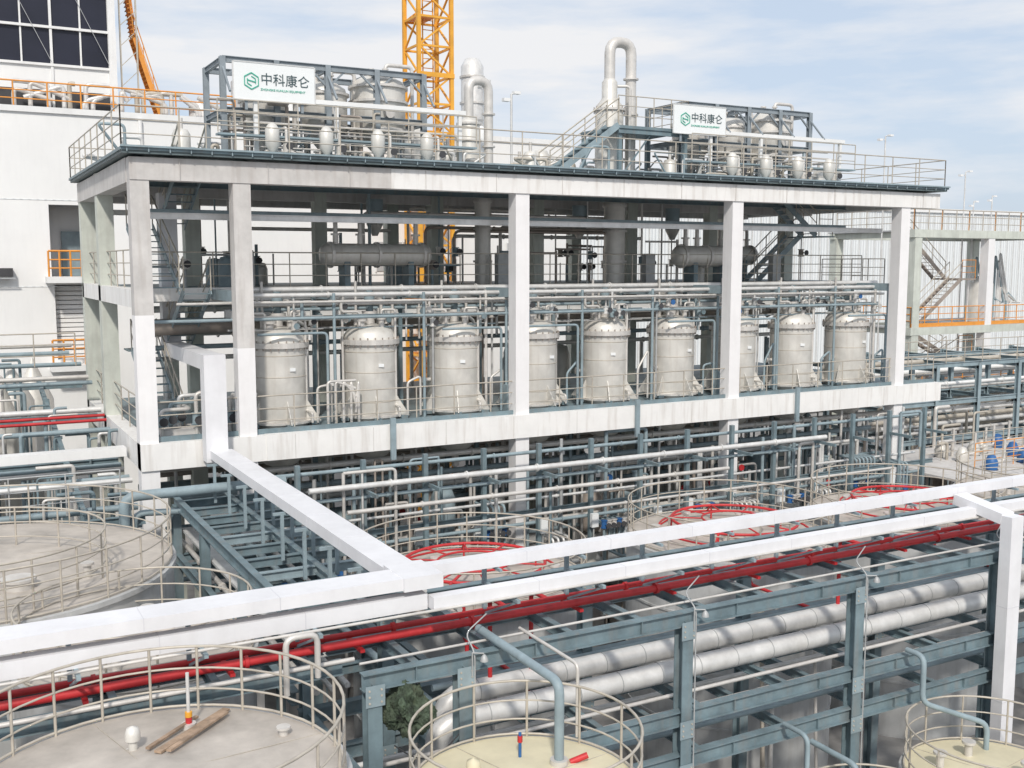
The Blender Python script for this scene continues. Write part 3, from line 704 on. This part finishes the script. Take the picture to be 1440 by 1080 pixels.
# ------------------------------------------------------------------ left side pipe bridge
l=B('pipe_bridge')
for (y,z,rr,m) in ((31,7.9,.08,'galv'),(31.5,7.9,.07,'teallt'),(32.5,7.95,.08,'steel'),(33,8,.08,'teallt'),(35,8.8,.08,'teallt'),(35.8,9.0,.05,'red'),(36.2,9.1,.05,'red'),(37,9.2,.1,'galv'),(39,9.9,.07,'teallt'),(40,10.0,.08,'steel'),(42,10.3,.08,'teallt'),(30.2,7.3,.1,'teallt'),(29.6,6.9,.07,'teallt'),(45,10.8,.08,'steel'),(46,10.4,.1,'teallt')):
    l.pipe([(-25,y,z),(4.6,y,z)],rr,m,flange=4)
l.box((-25,31.8,8.45),(4.6,32.3,8.7),'white')
for y in (29,33.5,38,42):
    l.ibeam((-25,y,7.2+(y-29)*0.18),(4.6,y,7.2+(y-29)*0.18),0.25,0.15,'teal')
for i in range(8):
    x=-20+i*3.3
    for y in (29.2,34,39):l.ibeam((x,y,0),(x,y,7.4+(y-29)*.2),0.2,0.2,'teal')
    l.ibeam((x,29,7.4),(x,42,9.8),0.2,0.12,'teal')
l.pipe([(4.0,28.5,5.2),(4.0,28.5,7.95),(8.3,28.5,7.95)],0.14,'teallt',0.35,12)
l.pipe([(4.3,28.9,5.2),(4.3,28.9,7.4),(9.3,28.9,7.1)],0.09,'teallt',0.3,10)
for k in range(110):
    x=R(-8,4.5);y=R(29,46);z=7.2+(y-29)*.18+R(0,1);l.pipe([(x,y,0),(x,y,z),(x+R(-1,1),y,z)],R(.03,.07),random.choice(['galv','teallt','teal','steel','teal']),.1,6)
for k in range(14):
    x=R(-6,4);y=R(36,50);l.lathe((x,y,0),[(.8,0),(.8,R(7,9.5)),(.001,10)],random.choice(['vessel','teallt','tankwall']),16)
l.rail([(-10,38,10.6),(4,38,10.6)],'rail');l.rail([(-8,29,7.5),(4,29,7.5)],'railgrey')
l.box((-25,43,5),(4.4,50,6),'tankwall')
l.done()
# ------------------------------------------------------------------ crane
cr=B('tower_crane')
cx,hw=24.0,0.95
cy=53.5
for sx in (-1,1):
    for sy in (-1,1):cr.obox((cx+sx*hw,cy+sy*hw,0),(cx+sx*hw,cy+sy*hw,48),0.2,0.2,'yellow')
z=0;k=0
while z<48:
    P=[(cx-hw,cy-hw),(cx+hw,cy-hw),(cx+hw,cy+hw),(cx-hw,cy+hw)]
    for i in range(4):
        a=P[i];b_=P[(i+1)%4]
        cr.obox((*a,z),(*b_,z),0.11,0.11,'yellow')
        if k%2:cr.obox((*a,z),(*b_,z+1.5),0.09,0.09,'yellow')
        else:cr.obox((*b_,z),(*a,z+1.5),0.09,0.09,'yellow')
    if k%2==0:cr.box((cx-hw*.9,cy-hw*.9,z+.05),(cx+.2,cy+hw*.9,z+.1),'orange')
    if k%4==0:
        cr.box((cx-hw-.12,cy-hw-.14,z-.12),(cx+hw+.12,cy-hw-.09,z+.12),'yellow')
    z+=1.5;k+=1
for zz in range(0,96):cr.cyl((cx-.3,cy,zz*.5),(cx+.3,cy,zz*.5),.025,'yellow',5)
cr.cyl((cx-.3,cy,0),(cx-.3,cy,48),.04,'yellow',5);cr.cyl((cx+.3,cy,0),(cx+.3,cy,48),.04,'yellow',5)
cr.done()
sk=B('steel_stack')
sk.lathe((30.4,61,0),[(0.62,0),(0.62,18),(0.72,18),(0.72,26.3),(0.45,26.8),(0.001,26.9)],'galv',20)
for z in (6,10,14,18,19.5,21,22.5,24,25.6):sk.lathe((30.4,61,z),[(0.72,0),(0.81,0),(0.81,.12),(0.72,.12)],'steel',20,False)
sk.cyl((31.3,60.4,0),(31.3,60.4,25.5),.10,'galv',8)
for z in range(17,26):sk.cyl((30.4,60.2,z),(31.3,60.4,z),.03,'railgrey',5)
sk.done()
# ------------------------------------------------------------------ left white building
h=B('white_factory_building')
Yb=55
def wall_with_holes(b,x0,x1,z0,z1,y,holes,m,depth=0.8):
    xs=sorted({x0,x1}|{a for hh in holes for a in (hh[0],hh[1])});zs=sorted({z0,z1}|{a for hh in holes for a in (hh[2],hh[3])})
    for i in range(len(xs)-1):
        for j in range(len(zs)-1):
            cx=(xs[i]+xs[i+1])/2;cz=(zs[j]+zs[j+1])/2
            if any(hh[0]<cx<hh[1] and hh[2]<cz<hh[3] for hh in holes):continue
            b.add([(xs[i],y,zs[j]),(xs[i+1],y,zs[j]),(xs[i+1],y,zs[j+1]),(xs[i],y,zs[j+1])],[(0,1,2,3)],m)
    for hh in holes:
        a,c,d_,e_=hh
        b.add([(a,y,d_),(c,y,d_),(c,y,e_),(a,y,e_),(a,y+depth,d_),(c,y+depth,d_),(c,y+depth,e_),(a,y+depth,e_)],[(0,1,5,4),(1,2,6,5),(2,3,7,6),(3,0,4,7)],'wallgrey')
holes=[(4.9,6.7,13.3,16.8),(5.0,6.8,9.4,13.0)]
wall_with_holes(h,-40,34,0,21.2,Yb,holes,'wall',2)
h.add([(-40,Yb+2.2,0),(34,Yb+2.2,0),(34,Yb+2.2,21),(-40,Yb+2.2,21)],[(0,1,2,3)],'wall')
h.add([(-40,Yb,21.2),(34,Yb,21.2),(34,90,21.2),(-40,90,21.2)],[(0,1,2,3)],'wallgrey')
h.add([(34,Yb,0),(34,90,0),(34,90,21.2),(34,Yb,21.2)],[(0,1,2,3)],'wall')
h.box((-40,Yb-.12,21.05),(34,Yb+.2,21.32),'white')
h.box((5.6,Yb+2.0,13.4),(6.5,Yb+2.15,15.6),'teallt')
for j in range(16):h.box((5.0,Yb+.5,9.4+j*.22),(6.8,Yb+.53,9.58+j*.22),'wall')
for z in (8.9,13.1):h.box((4.6,Yb-1.1,z),(7.2,Yb-.01,z+.3),'white')
h.rail([(4.7,Yb-1.0,13.4),(7.1,Yb-1.0,13.4)],'orange',1.2,.5,.05);h.rail([(4.7,Yb-1.0,9.2),(7.1,Yb-1.0,9.2)],'orange',1.2,.5,.05)
h.box((1.9,Yb-.5,13.4),(3.2,Yb-.02,13.8),'dark');h.box((1.8,Yb-.55,13.3),(3.3,Yb-.5,13.36),'wallgrey')
h.box((-40,Yb-.06,6.3),(34,Yb-.01,6.5),'wallgrey')
for z in (12.9,17):h.box((-40,Yb-.02,z),(34,Yb-.004,z+.03),'corr')
h.cyl((9.2,Yb-.15,0),(9.2,Yb-.15,21),.1,'wall',8);h.cyl((-1.5,Yb-.15,0),(-1.5,Yb-.15,21),.1,'wall',8)
for i in range(2):
    x=21.4+i*8.2
    h.box((x,Yb-.05,13.6),(x+2.4,Yb-.01,15.2),'wallgrey')
    for j in range(4):h.box((x+j*.8-.03,Yb-.08,13.55),(x+j*.8+.03,Yb-.052,15.25),'white')
h.rail([(-20,Yb+.4,21.32),(14,Yb+.4,21.32)],'orange',1.2,1.5,.04)
for k in range(26):
    x=R(-3,14);h.pipe([(x,Yb+1.5,21.2),(x,Yb+1.5,21.2+R(.6,1.6)),(x+R(-2,2),Yb+1.5,21.2+R(.6,1.6))],.12,random.choice(['galv','steel','rail']),.3,6)
h.lathe((12.6,Yb+2,21.2),[(0.6,0),(0.6,1.0),(0.001,1.3)],'galv',14)
h.box((15.2,Yb+1,21.2),(17.5,Yb+6,24.2),'wall')
h.done()
h2=B('glazed_penthouse')
X0,X1,Yp=-12,8.3,57.5
h2.box((X0,Yp,21.2),(X1,Yp+15,22.5),'dark')
h2.box((X0,Yp,22.5),(X1,Yp+15,23.7),'wall')
h2.box((X0,Yp+.05,23.7),(X1-.05,Yp+15,36),'glass')
x=X1
i=0
while x>X0:
    h2.box((x-.06,Yp-.08,21.2),(x+.06,Yp+.04,36),'white') if i%2==0 else h2.box((x-.04,Yp-.04,23.7),(x+.04,Yp+.04,36),'white')
    x-=1.35;i+=1
for z in (23.7,25.5,27.3,29.1,30.9):
    h2.box((X0,Yp-.12,z-.06),(X1+.1,Yp+.03,z+.06),'white')
x=X1-.6
while x>X0:
    h2.obox((x+.6,Yp-.14,23.8),(x-1.9,Yp-.14,29),.025,.025,'wallgrey');x-=2.7
h2.box((X1-.05,Yp-.2,21.2),(X1+.3,Yp+.2,36),'white')
h2.stair((10.9,Yp+1,21.3),(9.6,Yp+1,25.6),1,'orange','orange','orange');h2.stair((9.6,Yp+1,25.6),(9.0,Yp+1,31),1,'orange','orange','orange')
for x in (8.9,9.7):h2.obox((x,Yp+.4,21.2),(x,Yp+.4,32),.08,.08,'rail')
for z in range(22,31):h2.obox((8.9,Yp+.4,z),(9.7,Yp+.4,z+.8),.04,.04,'rail')
h2.done()
# ------------------------------------------------------------------ right corrugated building
h=B('corrugated_warehouse')
h.box((44,75,0),(140,120,19.2),'corr');h.box((43.9,74.8,19.2),(140.1,120.1,19.6),'white')
for i in range(90):h.box((46+i*1.05,74.93,0),(46.06+i*1.05,74.99,19.2),'galv')
h.done()
h=B('background_buildings')
h.box((150,190,0),(210,230,18),'corr');h.box((34.1,80,0),(44,100,16.5),'wall');h.box((220,150,0),(300,200,22),'wallgrey')
h.done()
# ------------------------------------------------------------------ right concrete platform
h=B('concrete_stair_tower')
YR=42
xs=[49.3,55.6,62]
for x in xs:
    for y in (YR,YR+6):h.box((x-.28,y,0),(x+.28,y+.56,15.6),'whitecol' if x==55.6 else 'pale')
for zt in (15.95,10.35,6.9):
    h.box((48.9,YR-.03,zt-.45),(63,YR+.4,zt),'pale');h.box((48.9,YR+.4,zt-.1),(50.0,YR+6.6,zt-.02),'wallgrey');h.box((54.9,YR+.4,zt-.1),(63,YR+6.6,zt-.02),'wallgrey');h.box((48.9,YR+6.1,zt-.45),(63,YR+6.5,zt-.11),'pale')
    for x in xs:h.box((x-.2,YR+.4,zt-.44),(x+.2,YR+6.1,zt-.11),'pale')
    h.rail([(49,YR+6,zt),(49,YR+.1,zt),(63,YR+.1,zt)],'orange' if zt<15 else 'rail',1.15,1.2,.03)
    if zt<15:h.obox((49,YR+.05,zt+.12),(63,YR+.05,zt+.12),.02,.22,'orange')
    else:h.rail([(49,YR+.15,zt),(63,YR+.15,zt)],'orange',1.15,2.4,.03,(1.0,))
for (za,zb_) in ((10.35,15.9),(6.9,10.3),(3.0,6.85)):
    zm=(za+zb_)/2
    h.stair((50.2,YR+1.2,za),(54.0,YR+1.2,zm),.9,'brown','rail','brown');h.stair((54.0,YR+2.4,zm),(50.4,YR+2.4,zb_),.9,'brown','rail','brown')
    h.box((53.9,YR+.7,zm-.1),(55.2,YR+2.9,zm),'brown');h.rail([(54,YR+.75,zm),(55.2,YR+.75,zm)],'orange')
for k in range(14):
    x=R(56,62);h.pipe([(x,YR+3,10.35),(x,YR+3,R(11.5,15)),(x+1,YR+3,11.5)],.08,random.choice(['steel','teallt','galv']),.2,6)
h.lathe((58.6,YR+3,10.35),[(.8,0),(.8,2.4),(.4,2.8),(.001,2.9)],'vessel',18)
h.done()
l=B('pipe_bridge')
for k in range(26):
    y=R(34,41);z=5.5+R(0,3.6);l.pipe([(R(38,41),y,z),(70,y,z)],R(.06,.14),random.choice(['steel','white','teallt','galv','rail','rail']),flange=5)
for k in range(10):
    x=38.5+k*3
    for y in (34,38,41):l.ibeam((x,y,0),(x,y,9.2),.22,.2,'teallt')
    for z in (5.4,7.2,9.0):l.ibeam((x,34,z),(x,41,z),.2,.14,'teal')
for z in (5.6,7.4,9.2):
    for y in (34,38):l.ibeam((38,y,z),(68,y,z),.22,.14,'teallt')
for k in range(80):
    x=R(37,60);y=R(30,40);z=R(4,8);l.pipe([(x,y,0),(x,y,z),(x+R(-1.5,1.5),y,z)],R(.04,.09),random.choice(['steel','teallt','rail','rail','brown','galv']),.15,6)
l.rail([(38,33.8,9.3),(60,33.8,9.3)],'rail')
l.done()
pm=B('pump_group')
for k in range(10):
    x=R(36,44);y=R(27,33);zb=5.4
    pm.cyl((x,y,0),(x,y,zb),.3,'blue' if k%2 else 'brown',10);pm.lathe((x,y,zb),[(.25,0),(.28,.3),(.15,.6),(.001,.65)],'blue' if k%2 else 'vessel',12)
    pm.pipe([(x,y,zb+.3),(x+.8,y,zb+.3),(x+.8,y,zb+1.2)],.06,'steel',.15,6)
pm.rail([(36,27,5.4),(45,27,5.4)],'rail',1.1);pm.rail([(38,29,5.4),(48,29,5.4)],'orange',1.1);pm.rail([(37,31,5.4),(48,31,5.4)],'rail',1.1)
pm.box((35.5,27,5.3),(50,33.5,5.4),'concrete')
pm.done()
# ------------------------------------------------------------------ world, sun, camera
w=bpy.data.worlds.new('World');bpy.context.scene.world=w;w.use_nodes=True
nt=w.node_tree;bg=nt.nodes['Background'];bg.inputs[1].default_value=0.14
sky=nt.nodes.new('ShaderNodeTexSky');sky.sky_type='NISHITA';sky.sun_disc=False
elev=math.radians(42)
sd=Vector((-0.42,-0.85,0)).normalized()
sky.sun_elevation=elev;sky.sun_rotation=math.atan2(sd.x,sd.y)
sky.dust_density=2.0
tc=nt.nodes.new('ShaderNodeTexCoord');mp=nt.nodes.new('ShaderNodeMapping');mp.inputs['Scale'].default_value=(1.6,1.6,8)
mp.inputs['Rotation'].default_value=(0.15,0.1,0)
nz=nt.nodes.new('ShaderNodeTexNoise');nz.inputs['Scale'].default_value=2.1;nz.inputs['Detail'].default_value=9;nz.inputs['Roughness'].default_value=0.56
mr=nt.nodes.new('ShaderNodeMapRange');mr.inputs[1].default_value=0.40;mr.inputs[2].default_value=0.62;mr.inputs[3].default_value=0.0;mr.inputs[4].default_value=1.0
mx=nt.nodes.new('ShaderNodeMix');mx.data_type='RGBA'
mx2=nt.nodes.new('ShaderNodeMix');mx2.data_type='RGBA';mx2.inputs[0].default_value=0.8;mx2.inputs[7].default_value=(4.5,5.2,6.2,1)
nt.links.new(sky.outputs[0],mx2.inputs[6])
mx.inputs[7].default_value=(6.25,6.3,6.45,1)
nt.links.new(tc.outputs['Generated'],mp.inputs[0]);nt.links.new(mp.outputs[0],nz.inputs['Vector']);nt.links.new(nz.outputs['Fac'],mr.inputs[0])
nt.links.new(mr.outputs[0],mx.inputs[0]);nt.links.new(mx2.outputs[2],mx.inputs[6]);nt.links.new(mx.outputs[2],bg.inputs[0])
L=bpy.data.lights.new('sun','SUN');L.energy=2.8;L.angle=math.radians(4.0);L.color=(1,0.94,0.86)
lo=bpy.data.objects.new('sun',L);bpy.context.collection.objects.link(lo)
dirv=Vector((sd.x*math.cos(elev),sd.y*math.cos(elev),math.sin(elev)))
lo.rotation_euler=dirv.to_track_quat('Z','Y').to_euler()
cam=bpy.data.cameras.new('camera');co=bpy.data.objects.new('camera',cam);bpy.context.collection.objects.link(co)
co.location=(0,0,14);co.rotation_euler=(math.radians(90-6.515),0,math.radians(-28.6))
cam.sensor_width=36;cam.lens=37.0;cam.clip_end=3000;cam.clip_start=0.1
sc=bpy.context.scene;sc.camera=co
sc.view_settings.view_transform='Standard';sc.view_settings.look='None';sc.view_settings.exposure=0
